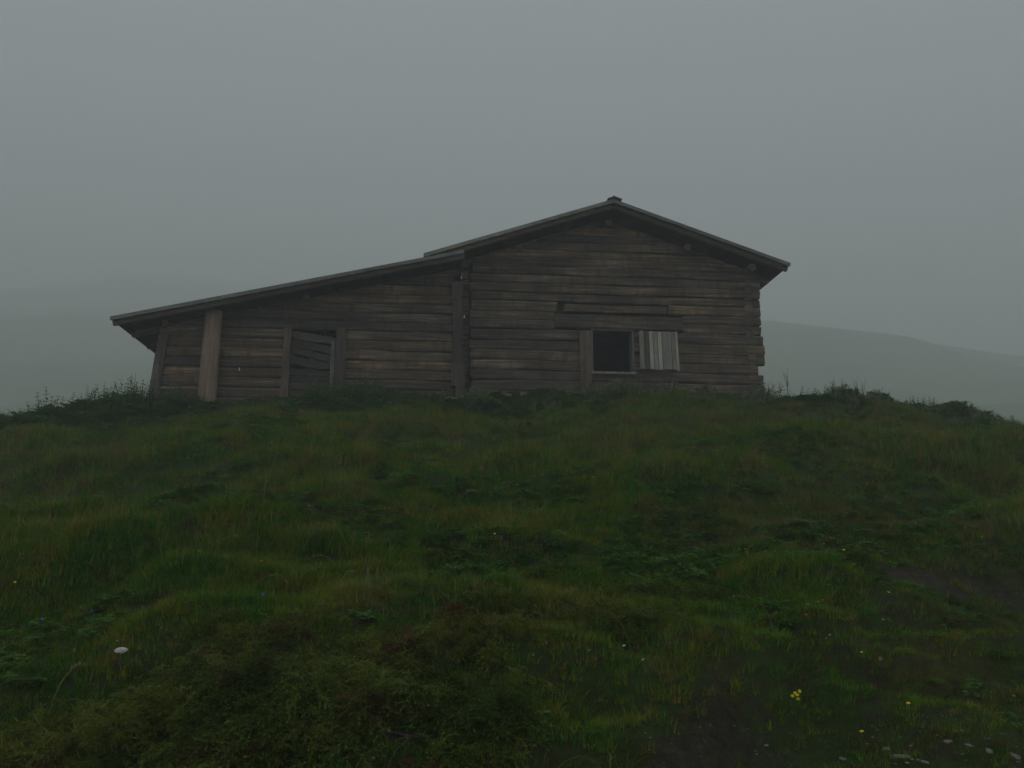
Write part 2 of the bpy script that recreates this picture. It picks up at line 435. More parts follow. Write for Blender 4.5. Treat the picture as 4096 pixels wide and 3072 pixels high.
ROOF_T = 0.21
def lim_main(z):
    hw = max(0.05, (7.43 - ROOF_T - z) / 0.342)
    return 2.05 - hw, 2.05 + hw
def lim_lean(z):
    return (z - (6.04 - ROOF_T) ) / 0.237 - 1.85, 99
main_rows = [3.02, 3.24, 3.45, 3.67, 3.885, 4.09, 4.30, 4.52, 4.75, 4.95, 5.14, 5.36, 5.535, 5.75, 5.94, 6.14, 6.32, 6.50, 6.68, 6.87, 7.06]
right_end = [5.26, 5.27, 5.31, 5.29, 5.19, 5.36, 5.35, 5.335, 5.32, 5.305, 5.31, 5.325, 5.335, 5.34, 5.3]
for k, (a, b_) in enumerate(zip(main_rows[:-1], main_rows[1:])):
    s0 = -0.86 + R.uniform(-0.03, 0.03); s1 = right_end[k] if k < len(right_end) else 5.2
    spans = [(s0, s1)]
    if 4 <= k < 8: spans = [(s0, 1.60), (2.53, s1)]
    if k == 10: spans = [(s0, 0.93), (3.3, s1)]
    if k in (8, 9): spans = [(s0, 0.88), (3.62, s1)]
    if k == 12: a += 0.02
    for (p, q) in spans:
        log_mesh(p, q, a, b_, v=R.uniform(-0.018, 0.018), lim=lim_main if b_ > 5.9 else None)
log_mesh(0.90, 3.60, 4.80, 5.09, v=-0.0, th=0.19, flat=1, name='beam', mat='log', wob=0.5)
log_mesh(1.08, 3.28, 5.165, 5.325, v=0.0, th=0.12, flat=1, name='plank', mat='log', wob=0.4)
log_mesh(0.6, 3.5, 5.10, 5.40, v=0.2, th=0.1, flat=1, name='beam', mat='log', wob=0.3)
# lean-to front, split by its door
lean_rows = [2.98, 3.2, 3.42, 3.62, 3.82, 4.02, 4.22, 4.43, 4.63, 4.83, 5.02, 5.22, 5.42, 5.62, 5.82, 6.0]
for k, (a, b_) in enumerate(zip(lean_rows[:-1], lean_rows[1:])):
    lo = max(-7.0, lim_lean(a)[0]); 
    if lo > -1.6: continue
    spans = [(-7.0, -4.50), (-3.47, -1.24)] if k < 8 else [(lo, -1.24)]
    for (p, q) in spans:
        if q < lo + 0.1: continue
        o = log_mesh(max(p, lo), q, a, b_, v=R.uniform(-0.02, 0.02), th=0.17, lim=lim_lean if b_ > 4.4 else None)
# side walls and back wall
for k, (a, b_) in enumerate(zip(main_rows[:15], main_rows[1:16])):
    log_mesh(-0.085 + R.uniform(-.02, .02), DEPTH + 0.2, a + 0.1, b_ + 0.1, v=5.07, along='v', seg=0.8, wob=0.5)
    log_mesh(0.10, DEPTH + 0.2, a + 0.1, b_ + 0.1, v=-0.98, along='v', seg=0.8, th=0.17, wob=0.5)
for k, (a, b_) in enumerate(zip(main_rows[:-1], main_rows[1:])):
    log_mesh(-0.86, 5.25, a, b_, v=DEPTH, lim=lim_main if b_ > 5.9 else None, seg=0.8)
for k, (a, b_) in enumerate(zip(lean_rows[:-1], lean_rows[1:])):
    lo = max(-7.0, lim_lean(a)[0])
    if lo < -1.6: log_mesh(lo, -1.2, a, b_, v=DEPTH, th=0.17, lim=lim_lean if b_ > 4.4 else None, seg=0.8)
for (s0, s1, z0, z1) in [(-6.98, -4.5, 2.95, 4.66), (-3.47, -1.0, 2.95, 4.66), (-5.6, -1.0, 4.66, 5.15), (-3.6, -1.0, 5.15, 5.7), (-0.97, 1.6, 3.0, 6.05), (2.54, 5.1, 3.0, 6.05), (1.6, 2.54, 3.0, 3.88), (1.6, 2.54, 4.76, 6.05)]:
    mb = MB(); mb.box((s0 + 0.003, 0.115, z0 - ZB), (s1 - 0.003, 0.14, z1 - ZB)); mb.put('gap_backing_board', M['roof_board'], barn)  # added dark backing, stops sky light leaking between the front logs
for k in range(24):
    mb = MB(); mb.box((-0.9 + k * 0.248, 0.16, 4.95 - ZB), (-0.9 + k * 0.248 + 0.244, DEPTH - 0.12, 4.98 - ZB), 0.0); mb.put('loft_board', M['roof_board'], barn)
side_proto = None
for k in range(30):
    mb = MB(); y0 = 0.1 + k * 0.262
    mb.box((-7.03, y0, -0.3), (-6.99, y0 + 0.25, 1.37), 0.006)
    mb.put('board', M['plank_v'], barn)

# door of the lean-to: jambs and sagging boards
door = MB(); door.box((-4.60, -0.16, -0.3), (-4.45, -0.08, 1.43), 0.008); jl = door.put('door_post', M['plank_v'], barn)
door = MB(); door.box((-3.56, -0.17, -0.3), (-3.37, -0.08, 1.45), 0.01); door.put('door_post', M['plank_v'], barn)
dr = bpy.data.objects.new('door', None); COL.objects.link(dr); dr.parent = barn; dr['label'] = 'sagging door of warped horizontal boards'
for k, (zl, zr, h) in enumerate([(4.60, 4.46, 0.17), (4.41, 4.28, 0.18), (4.235, 4.11, 0.14), (4.085, 3.97, 0.17), (3.86, 3.78, 0.14), (3.70, 3.63, 0.15), (3.53, 3.50, 0.14), (3.36, 3.35, 0.14)]):
    V = []
    n = 7
    for i in range(n + 1):
        t = i / n; s = -4.45 + 0.92 * t; zz = zl + (zr - zl) * t + 0.02 * math.sin(t * 3 + k) - 0.006 * R.random()
        hh = h * (0.9 + 0.1 * math.sin(t * 5 + k * 2))
        vv = -0.03 + 0.03 * math.sin(k * 1.7 + t * 2) + R.uniform(-.004, .004)
        V += [(s, vv, zz - ZB), (s, vv, zz - hh - ZB), (s, vv + 0.03, zz - hh - ZB), (s, vv + 0.03, zz - ZB)]
    Fc = []
    for i in range(n):
        for j in range(4):
            a, b_ = i * 4 + j, i * 4 + (j + 1) % 4
            Fc.append((a, b_, b_ + 4, a + 4))
    Fc += [(3, 2, 1, 0), (n * 4, n * 4 + 1, n * 4 + 2, n * 4 + 3)]
    put('board', V, Fc, M['grey_beam'], dr)
mb = MB(); mb.box((-3.66, -0.09, 0.2), (-3.58, -0.06, 1.19), 0.006); mb.put('batten', M['frame'], dr)
# corner boards between barn and lean-to
for (s0, s1, z0, z1, v0, mt) in [(-1.235, -1.03, 3.97, 4.9, -0.17, 'plank_v'), (-1.25, -1.03, 4.905, 5.72, -0.165, 'plank_v'), (-1.25, -0.98, 3.5, 3.965, -0.2, 'plank_v'), (-1.15, -0.97, 3.0, 3.495, -0.19, 'plank_v')]:
    mb = MB(); mb.box((s0, v0, z0 - ZB), (s1, 0.1, z1 - ZB), 0.008); mb.put('corner_board', M['dark_v'], barn)
# left corner boards
mb = MB(); mb.add([(-7.13, -0.13, -0.25), (-6.93, -0.13, -0.25), (-6.93, -0.08, -0.25), (-7.13, -0.08, -0.25), (-7.02, -0.13, 1.25), (-6.84, -0.13, 1.25), (-6.84, -0.08, 1.25), (-7.02, -0.08, 1.25)],
                  [(0, 1, 5, 4), (1, 2, 6, 5), (2, 3, 7, 6), (3, 0, 4, 7), (0, 3, 2, 1), (4, 5, 6, 7)]); mb.put('corner_board', M['plank_v'], barn)
mb = MB(); mb.box((-6.985, -0.155, -0.2), (-6.95, -0.135, 0.62), 0.006); mb.put('lath', M['frame'], barn)
# stout upright post under the lean-to roof
V, Fc = [], []
n = 12
for i in range(9):
    t = i / 8; z = 2.9 + t * 1.98; c = -5.955 + 0.02 * t; r = 0.19 - 0.028 * t
    for j in range(n):
        a = 2 * math.pi * j / n
        V.append((c + r * math.cos(a) * (1 + R.uniform(-.02, .02)), -0.33 + 0.6 * r * math.sin(a) + R.uniform(-.004, .004), z - ZB))
for i in range(8):
    for j in range(n):
        a, b_ = i * n + j, i * n + (j + 1) % n; Fc.append((a, b_, b_ + n, a + n))
Fc += [tuple(range(n))[::-1], tuple(8 * n + j for j in range(n))]
p = put('post', V, Fc, M['post'], barn, smooth=True); p['label'] = 'stout reddish upright post under the lean-to roof'
# sill board
mb = MB(); mb.box((-3.2, -0.17, 0.02), (-1.35, -0.085, 0.1), 0.008); mb.put('sill_board', M['frame'], barn)
mb = MB(); mb.box((-0.9, -0.16, -0.04), (0.9, -0.1, 0.05), 0.008); mb.put('sill_board', M['plank_v'], barn)
# window: opening with frame, wide post boards on its left
win = bpy.data.objects.new('window', None); COL.objects.link(win); win.parent = barn
for (nm, a, b_, mt) in [('post_board', (1.385, -0.155, 0.1), (1.50, -0.095, 1.53), 'plank_v'), ('post_board', (1.505, -0.165, 0.0), (1.625, -0.095, 1.53), 'plank_v'),
                        ('jamb', (1.63, -0.145, 0.66), (1.665, 0.12, 1.535), 'frame'), ('jamb', (2.49, -0.14, 0.66), (2.535, 0.12, 1.53), 'frame'),
                        ('sill', (1.62, -0.17, 0.62), (2.56, 0.12, 0.665), 'frame'), ('head', (1.63, -0.14, 1.54), (2.56, 0.1, 1.575), 'grey_beam')]:
    mb = MB(); mb.box(a, b_, 0.005); mb.put(nm, M[mt], win)
sh = bpy.data.objects.new('shutter', None); COL.objects.link(sh); sh.parent = barn; sh['label'] = 'open shutter of flaking white boards folded back on the wall'
edges = [2.64, 2.745, 2.85, 2.935, 3.03, 3.115, 3.315, 3.395, 3.455]
for i in range(8):
    mb = MB(); x0, x1 = edges[i], edges[i + 1] - 0.008; lean = 0.004 * i
    zb = 0.74 + R.uniform(-.015, .015) - 0.002 * i; ztp = 1.555 + R.uniform(-.012, .008)
    v0 = -0.175 + R.uniform(-.006, .006)
    mb.add([(x0 + lean, v0, zb), (x1 + lean, v0, zb), (x1 + lean, v0 + .025, zb), (x0 + lean, v0 + .025, zb), (x0, v0, ztp), (x1, v0, ztp), (x1, v0 + .025, ztp), (x0, v0 + .025, ztp)],
           [(0, 1, 5, 4), (1, 2, 6, 5), (2, 3, 7, 6), (3, 0, 4, 7), (0, 3, 2, 1), (4, 5, 6, 7)])
    mb.put('board', M['plank_v' if i == 1 else 'shutter'], sh)
for z in (0.86, 1.42):
    mb = MB(); mb.box((2.66, -0.145, z), (3.44, -0.115, z + 0.07)); mb.put('ledge', M['plank_v'], sh)
    mb = MB(); mb.box((2.55, -0.162, z + 0.02), (2.66, -0.152, z + 0.05)); mb.put('hinge', M['iron'], sh)
# white insulators on the wall
for (s, z, v) in [(-1.07, 5.78, -0.21), (-1.0, 4.94, -0.21), (-5.42, 3.76, -0.13)]:
    mb = MB(); mb.tube([(s, v + 0.1, z - ZB), (s, v + 0.03, z - ZB)], 0.008)
    mb.tube([(s, v, z - 0.03 - ZB), (s, v, z - 0.01 - ZB), (s, v, z + 0.01 - ZB), (s, v, z + 0.035 - ZB)], [0.012, 0.018, 0.010, 0.014], 8)
    mb.put('insulator', M['white'], barn)

# ---- roof
def slope_frame(kind):
    if kind == 'left':  return Vector((2.05, 0, 7.43 - ZB)), Vector((-1, 0, -0.342)).normalized(), 3.9 * math.hypot(1, 0.342)
    if kind == 'right': return Vector((2.05, 0, 7.43 - ZB)), Vector((1, 0, -0.342)).normalized(), 3.73 * math.hypot(1, 0.342)
    return Vector((-1.05, 0, 6.04 + 0.237 * 0.8 - ZB - 0.03)), Vector((-1, 0, -0.237)).normalized(), 6.70 * math.hypot(1, 0.237)
roof = bpy.data.objects.new('roof', None); COL.objects.link(roof); roof.parent = barn
VF, VB = -0.70, DEPTH + 0.6
def sbox(o, d, up, t0, t1, v0, v1, n0, n1, jt=0.0):
    """a box laid along the slope: t along it, v in depth, n below its top face"""
    V = []
    for t in (t0, t1 + R.uniform(-jt, jt)):
        for v in (v0, v1):
            for nn in (n0, n1):
                V.append(o + d * t + up * (-nn) + Vector((0, v, 0)))
    return V, [(0, 1, 3, 2), (4, 6, 7, 5), (0, 4, 5, 1), (2, 3, 7, 6), (0, 2, 6, 4), (1, 5, 7, 3)]
for kind in ('left', 'right', 'lean'):
    o, d, L = slope_frame(kind)
    up = Vector((-d.z, 0, d.x)) if d.x > 0 else Vector((d.z, 0, -d.x))
    # covering boards running down the slope
    w, v, k = 0.23, VF, 0
    while v < VB:
        j = R.uniform(0, 0.006)
        V, Fc = sbox(o, d, up, 0, L, v, v + w - 0.008, j, 0.024, 0.03 if v > VF + 0.3 else 0.0)
        put('roof_board', V, Fc, M['roof_board'], roof); v += w; k += 1
    # boards under the covering, running in depth; their ends show at the verge and eaves
    t = 0.02
    while t < L - 0.12:
        ww = R.uniform(0.17, 0.22)
        V, Fc = sbox(o, d, up, t, min(t + ww - 0.008, L - 0.02), VF + 0.012 + R.uniform(0, .02), VB, 0.026, 0.048)
        put('sheathing_board', V, Fc, M['roof_board'], roof); t += ww
    # verge boards at the front
    V, Fc = sbox(o, d, up, 0.0, L, VF - 0.03, VF, 0.012, 0.085)
    put('verge_board', V, Fc, M['fascia'], roof)
    V, Fc = sbox(o, d, up, 0.0, L, VF + 0.075, VF + 0.155, 0.05, 0.155)
    put('rafter', V, Fc, M['rafter'], roof)
    for v in [0.25 + 0.95 * q for q in range(9)]:
        V, Fc = sbox(o, d, up, 0.05, L - 0.06, v, v + 0.09, 0.05, 0.16)
        put('rafter', V, Fc, M['rafter'], roof)
    if kind != 'left':
        V, Fc = sbox(o, d, up, L - 0.13, L - 0.03, VF + 0.06, VB, 0.05, 0.10); put('eaves_board', V, Fc, M['roof_board'], roof)
# ridge cap
for sgn in (-1, 1):
    d = Vector((sgn, 0, -0.342)).normalized(); up = Vector((0.342 * sgn, 0, 1)).normalized()
    o = Vector((2.05, 0, 7.43 - ZB))
    V = []
    for t in (0.0 if sgn < 0 else -0.03, 0.17 if sgn > 0 else 0.12):
        for v in (VF - 0.05, VB):
            for nn in (0.002, 0.035 + (0.01 if sgn > 0 else 0)): V.append(o + d * t + up * nn + Vector((0, v, 0)))
    put('ridge_board', V, [(0, 1, 3, 2), (4, 6, 7, 5), (0, 4, 5, 1), (2, 3, 7, 6), (0, 2, 6, 4), (1, 5, 7, 3)], M['roof_board'], roof)
# purlins poking out through the gable
for (s, zz, r, v0) in [(2.05, 7.11, 0.08, -0.2), (0.15, 6.50, 0.08, -0.12), (3.72, 6.59, 0.08, -0.3), (-1.0, 6.12, 0.09, -0.12), (5.07, 6.15, 0.09, -0.4), (-4.2, 5.30, 0.07, -0.12), (-6.9, 4.65, 0.07, -0.2)]:
    mb = MB(); mb.tube([(s, v0, zz - ZB), (s, 0.5, zz - ZB), (s, DEPTH + 0.4, zz - ZB)], r, 8); mb.put('purlin', M['rafter'], roof)
# ------------------------------------------------------------------ plant templates (numpy): lists of (V, F, tint)
def blade(base, direction, h, w, bend, tint, segs=3):
    """one curved grass blade"""
    V, Fc, T = [], [], []
    dx, dy = math.cos(direction), math.sin(direction)
    for i in range(segs + 1):
        t = i / segs; out = bend * h * t * t; z = h * (t - 0.35 * bend * t * t)
        ww = w * (1 - t) ** 0.7 / 2
        cx, cy = base[0] + dx * out, base[1] + dy * out
        if i < segs: V += [(cx - dy * ww, cy + dx * ww, base[2] + z), (cx + dy * ww, cy - dx * ww, base[2] + z)]
        else: V.append((cx, cy, base[2] + z))
    for i in range(segs - 1): Fc.append((2 * i, 2 * i + 1, 2 * i + 3, 2 * i + 2))
    Fc.append((2 * segs - 2, 2 * segs - 1, 2 * segs))
    return V, Fc, [tint] * len(V)
def leaf(base, az, el, L, w, tint, droop=0.4, n=4):
    """a broad leaf with a fold"""
    V, Fc = [], []
    for i in range(n + 1):
        t = i / n; r = L * t; e = el - droop * t * 1.6
        x = r * math.cos(el) ; z = L * t * math.sin(el) - droop * L * t * t * 0.8
        ww = w * math.sin(math.pi * min(1, 0.08 + 0.92 * t)) ** 0.8 / 2
        cx, cy = base[0] + x * math.cos(az), base[1] + x * math.sin(az)
        V += [(cx - math.sin(az) * ww, cy + math.cos(az) * ww, base[2] + z + ww * 0.25), (cx, cy, base[2] + z), (cx + math.sin(az) * ww, cy - math.cos(az) * ww, base[2] + z + ww * 0.25)]
    for i in range(n):
        a = 3 * i; Fc += [(a, a + 1, a + 4, a + 3), (a + 1, a + 2, a + 5, a + 4)]
    return V, Fc, [tint] * len(V)
class PB:
    def __init__(s): s.V, s.F, s.T = [], [], []
    def add(s, vft):
        n = len(s.V); s.V += vft[0]; s.F += [tuple(i + n for i in f) for f in vft[1]]; s.T += vft[2]
    def stem(s, pts, r, tint=0.5, n=4):
        mb = MB(); mb.tube(pts, r, n); s.add((mb.V, mb.F, [tint] * len(mb.V)))
    def mesh(s, name, mat):
        me = bpy.data.meshes.new(name); me.from_pydata(s.V, [], s.F)
        at = me.attributes.new('tint', 'FLOAT', 'POINT'); at.data.foreach_set('value', np.asarray(s.T, 'f'))
        me.materials.append(mat); me.update(); return me
def tuft(nb, rad, h0, h1, w, bend, mat, name, dry=0.06, flat=False):
    p = PB()
    for _ in range(nb):
        a, r = R.uniform(0, 6.28), rad * math.sqrt(R.random()); az = a + R.uniform(-1, 1)
        t = R.random() * 0.75 if R.random() > dry else 0.95
        p.add(blade((r * math.cos(a), r * math.sin(a), -0.02), az, R.uniform(h0, h1), w * R.uniform(0.7, 1.3), R.uniform(0.1, bend), t, 3))
    return p.mesh(name, mat)
def clover(nb, rad, mat, name, L=0.022, hh=0.05):
    p = PB()
    for _ in range(nb):
        a, r = R.uniform(0, 6.28), rad * math.sqrt(R.random()); b0 = (r * math.cos(a), r * math.sin(a), hh * R.uniform(0.2, 1.0)); a0 = R.uniform(0, 6.28); tt = R.random() * 0.75
        for q in range(3): p.add(leaf(b0, a0 + q * 2.09, R.uniform(0.1, 0.6), L * R.uniform(.7, 1.3), L * 0.75, tt, 0.3, 2))
    return p.mesh(name, mat)
def nettle(h, mat, name, lean=0.1, plume=False):
    p = PB(); n = int(h / 0.045); a0 = R.uniform(0, 6.28); lx, ly = lean * R.uniform(-1, 1), lean * R.uniform(-1, 1)
    pts = [(lx * h * t * t, ly * h * t * t, h * t) for t in (0, .35, .7, 1)]
    p.stem(pts, [0.006, 0.005, 0.004, 0.002], 0.3)
    for i in range(n):
        t = (i + 1) / n; z = h * t; c = (lx * h * t * t, ly * h * t * t, z); L = 0.11 * (1 - 0.65 * t) * R.uniform(.8, 1.2)
        for q in range(2):
            p.add(leaf(c, a0 + i * 1.57 + q * 3.14 + R.uniform(-.3, .3), R.uniform(0.1, 0.6), L, L * 0.5, R.random() * 0.75, 0.6, 3))
            if plume and t > 0.45:
                for r_ in range(3):
                    p.add(blade(c, R.uniform(0, 6.28), R.uniform(0.05, 0.09), 0.010, 1.6, 0.9 + R.random() * 0.1, 2))
    return p.mesh(name, mat)
def plume_mesh(h, name):
    """a bushy flowering nettle: several stems with leaves and pale drooping flower strings"""
    p = PB()
    for q in range(5):
        a = R.uniform(0, 6.28); sp = R.uniform(0.1, 0.38); hh = h * R.uniform(0.7, 1.0)
        top = lambda t: (sp * hh * t * math.cos(a), sp * hh * t * math.sin(a), hh * (t - 0.12 * t * t))
        p.stem([top(0), top(.5), top(1)], [.003, .002, .001], 0.3, 3)
        for i in range(34):
            t = 0.25 + 0.75 * R.random(); c = top(t)
            if R.random() < 0.35: p.add(leaf(c, R.uniform(0, 6.28), R.uniform(-.2, .7), R.uniform(.03, .065), .022, R.random() * 0.4, 0.6, 2))
            else: p.add(blade(c, R.uniform(0, 6.28), R.uniform(0.02, 0.055), 0.007, 2.2, R.random(), 2))
    return p.mesh(name, M['plume'])
def arch_mesh(h, name, mat):
    p = PB(); pts = []
    for i in range(8):
        t = i / 7; pts.append((h * 0.75 * t * t, 0, h * (t * 1.15 - 0.5 * t * t * t * 1.15)))
    p.stem(pts, [0.0016] * 5 + [.0014, .001, .0006], 0.8, 3)
    for i in range(26):
        t = 0.62 + 0.38 * R.random(); c = (h * 0.75 * t * t, 0, h * (t * 1.15 - 0.575 * t ** 3))
        p.add(blade(c, R.uniform(-1, 1), R.uniform(0.008, 0.022), 0.003, 1.2, 0.95, 2))
    return p.mesh(name, mat)

def source(meshes, cname):
    c = bpy.data.collections.new(cname)
    for i, me in enumerate(meshes):
        o = bpy.data.objects.new('%s_%02d' % (cname, i), me); c.objects.link(o)
    return c
def scatter(name, label, P, rot, scl, idx, coll):
    """one stuff object: instances of the plants of a collection on real points"""
    me = bpy.data.meshes.new(name); me.from_pydata(P.tolist(), [], [])
    a = me.attributes.new('rot', 'FLOAT_VECTOR', 'POINT'); a.data.foreach_set('vector', np.asarray(rot, 'f').ravel())
    a = me.attributes.new('scl', 'FLOAT', 'POINT'); a.data.foreach_set('value', np.asarray(scl, 'f'))
    a = me.attributes.new('idx', 'INT', 'POINT'); a.data.foreach_set('value', np.asarray(idx, 'i'))
    o = bpy.data.objects.new(name, me); COL.objects.link(o); o['kind'] = 'stuff'; o['label'] = label
    ng = bpy.data.node_groups.new(name + '_nodes', 'GeometryNodeTree')
    ng.interface.new_socket('Geometry', in_out='INPUT', socket_type='NodeSocketGeometry'); ng.interface.new_socket('Geometry', in_out='OUTPUT', socket_type='NodeSocketGeometry')
    n, l = ng.nodes, ng.links
    gi, go = n.new('NodeGroupInput'), n.new('NodeGroupOutput')
    m2p = n.new('GeometryNodeMeshToPoints'); iop = n.new('GeometryNodeInstanceOnPoints'); ci = n.new('GeometryNodeCollectionInfo')
    ci.inputs['Collection'].default_value = coll; ci.inputs['Separate Children'].default_value = True; ci.inputs['Reset Children'].default_value = True
    def at(nm, t):
        q = n.new('GeometryNodeInputNamedAttribute'); q.data_type = t; q.inputs['Name'].default_value = nm; return q.outputs['Attribute']
    e2r = n.new('FunctionNodeEulerToRotation'); l.new(at('rot', 'FLOAT_VECTOR'), e2r.inputs[0])
    l.new(gi.outputs[0], m2p.inputs['Mesh']); l.new(m2p.outputs[0], iop.inputs['Points']); l.new(ci.outputs[0], iop.inputs['Instance'])
    iop.inputs['Pick Instance'].default_value = True
    l.new(at('idx', 'INT'), iop.inputs['Instance Index']); l.new(e2r.outputs[0], iop.inputs['Rotation']); l.new(at('scl', 'FLOAT'), iop.inputs['Scale'])
    l.new(iop.outputs[0], go.inputs[0])
    md = o.modifiers.new('plants', 'NODES'); md.node_group = ng
    return o
def field(n, y0, y1, xk=0.72, x0=1.2):
    """random places over the visible wedge of slope, density even"""
    y = NR.uniform(y0, y1, n * 2); x = NR.uniform(-(xk * y1 + x0), xk * y1 + x0, n * 2)
    k = np.abs(x) < xk * y + x0
    return x[k][:n], y[k][:n]
def lay(x, y, dz=0.0, tiltmax=0.25):
    P = np.stack([x, y, ground(x, y) + dz], -1); n = len(x)
    rot = np.stack([NR.uniform(-tiltmax, tiltmax, n), NR.uniform(-tiltmax, tiltmax, n), NR.uniform(0, 6.28, n)], -1)
    return P, rot
def inside_barn(x, y, pad=0.0):
    s = x * math.cos(AL) + (y - 17) * math.sin(AL); v = -x * math.sin(AL) + (y - 17) * math.cos(AL)
    return (s > -7.05 - pad) & (s < 5.2 + pad) & (v > -0.1 - pad) & (v < DEPTH)

lawn = source([tuft(34, 0.075, 0.03, 0.075, 0.0045, 1.1, M['grass'], 'lawn_tuft') for _ in range(4)] +
              [tuft(30, 0.065, 0.045, 0.095, 0.0048, 1.5, M['grass'], 'mid_tuft') for _ in range(3)] +
              [tuft(36, 0.05, 0.07, 0.16, 0.0042, 1.6, M['grass'], 'long_tuft', 0.2) for _ in range(2)] +
              [tuft(26, 0.055, 0.06, 0.14, 0.0038, 1.5, M['dry'], 'dry_tuft') for _ in range(2)] +
              [clover(26, 0.07, M['leafy'], 'clover') for _ in range(2)] +
              [tuft(40, 0.07, 0.02, 0.05, 0.004, 1.3, M['moss'], 'moss_tuft') for _ in range(2)], 'lawn')
def grass_layer(name, label, n, y0, y1, sc0, sc1):
    x, y = field(n, y0, y1)
    keep = ~inside_barn(x, y); soil = soil_mask(x, y); keep &= NR.random_sample(len(x)) > soil * 1.3 - 0.08
    x, y = x[keep], y[keep]; P, rot = lay(x, y); n = len(x)
    rich = fbm(x / 1.1, y / 0.9, 60, 3) * 0.7 - 0.16 * tussock(x, y); dry = fbm(x / 1.6, y / 1.3, 70, 3)
    u = NR.random_sample(n)
    idx = np.where(u < 0.5, NR.randint(0, 4, n), NR.randint(4, 7, n))
    idx = np.where((rich > 0.14) & (u < 0.35), NR.randint(7, 9, n), idx)
    idx = np.where((dry > 0.12) & (u > 0.72), NR.randint(9, 11, n), idx)
    idx = np.where((rich < -0.05) & (u > 0.55) & (u < 0.8), NR.randint(11, 13, n), idx)
    idx = np.where((cut_dist(x, y) > 0.1) & (y < 8.5) & (NR.random_sample(n) < 0.55), NR.randint(13, 15, n), idx)
    scl = NR.uniform(sc0, sc1, n) * (1 + 0.7 * np.clip(rich, -0.4, 0.6))
    low = cut_dist(x, y) > 0.2
    scl = np.where(low, scl * 0.8, scl)
    idx = np.where(low & (idx > 6) & (idx < 9), NR.randint(0, 4, n), idx)
    scl = np.where((idx > 6) & (idx < 11) & (y < 5.5), scl * 0.62, scl)
    scl = scl * (0.68 + 0.32 * sstep((y - 3.2) / 2.2))
    return scatter(name, label, P, rot, scl, idx, lawn)
grass_layer('grass', 'dark green meadow grass covering the slope below the barn', 34000, 2.2, 7.5, 0.75, 1.15)
grass_layer('grass', 'dark green meadow grass on the upper slope before the barn', 54000, 7.4, 17.5, 0.8, 1.35)
grass_layer('grass', 'grass beyond the barn', 16000, 17.0, 32, 1.3, 2.4)

# arching seed stalks
arch = source([arch_mesh(h, 'seed_stalk', M['dry']) for h in (0.22, 0.28, 0.34)], 'arch')
x, y = field(900, 2.6, 14.5); k = (fbm(x / 1.1, y / 0.9, 60, 3) > 0.0) & (soil_mask(x, y) < 0.3); x, y = x[k], y[k]; P, rot = lay(x, y)
scatter('grass_stalks', 'thin arching seed stalks standing out of the meadow grass', P, rot, NR.uniform(0.6, 1.2, len(x)), NR.randint(0, 3, len(x)), arch)

# weeds before the barn
weeds = source([nettle(h, M['nettle'], 'nettle') for h in (0.34, 0.42, 0.5)] + [nettle(h, M['leafy'], 'weed') for h in (0.24, 0.3)] +
               [plume_mesh(h, 'plume') for h in (0.42, 0.52)] + [clover(24, 0.17, M['leafy'], 'dock_leaves', 0.13, 0.2) for _ in range(2)], 'weeds')
def weed_layer():
    n = 22000
    x = NR.uniform(-14, 13.5, n); v = -NR.gamma(1.6, 0.9, n) - 0.15
    wall = 17 + x * math.sin(AL) * 0.9
    side = sstep((np.abs(x + 0.9) - 6.2) / 0.8)                     # beside the barn the weeds stand on the crest
    y = wall + v - side * 1.3
    y = np.clip(y, 11.0, 17.4)
    dens = 0.45 + 1.1 * fbm(x / 1.3, y / 0.9, 80, 2)
    tall = np.exp(-((x + 3.3) / 0.8) ** 2) + 0.8 * np.exp(-((x + 6.9) / 1.2) ** 2) + 0.85 * sstep((x - 0.6) / 1.4) * sstep((6.9 - x) / 1.2) + 0.55 * np.exp(-((x - 7.6) / 0.6) ** 2)
    tall *= np.exp(-(np.clip(-v - 0.9, 0, 9) / 1.1) ** 2)
    lump = 1 + 1.1 * fbm(x / 0.55, y / 0.5, 82, 2)
    k = (NR.random_sample(n) < (dens * (1 - 0.7 * (x > 8.6)) + 0.45 * tall) * np.where(v < -2.6, 0.75 * (fbm(x / 1.0, y / 0.8, 88, 2) > 0.0), 1.0)) & (v > -4.8) & ~inside_barn(x, y, 0.1)
    x, y, tall, lump, v = x[k], y[k], tall[k], lump[k], v[k]
    n = len(x); P, rot = lay(x, y, 0, 0.2); u = NR.random_sample(n)
    idx = np.where(u < 0.3, NR.randint(7, 9, n), NR.randint(3, 5, n))
    idx = np.where((tall > 0.3) & (u > 0.5), NR.randint(0, 3, n), idx)
    pale = (x > -1.5) & (x < 9.5) & (v > -2.8) & (fbm(x / 0.8, y / 0.8, 85, 2) > -0.12)
    idx = np.where(pale & (u > 0.38), NR.randint(5, 7, n), idx)
    scl = NR.uniform(0.6, 1.1, n) * (0.62 + 0.55 * np.clip(tall, 0, 1.1)) * np.clip(lump, 0.5, 1.5)
    scl = np.where(v < -2.6, scl * 0.8, scl) * np.where((x > 5.6) | (x < -8.0), 0.72, 1.0)
    return scatter('weeds', 'tall nettles and broad weeds crowding along the foot of the barn', P, rot, scl, idx, weeds)
weed_layer()

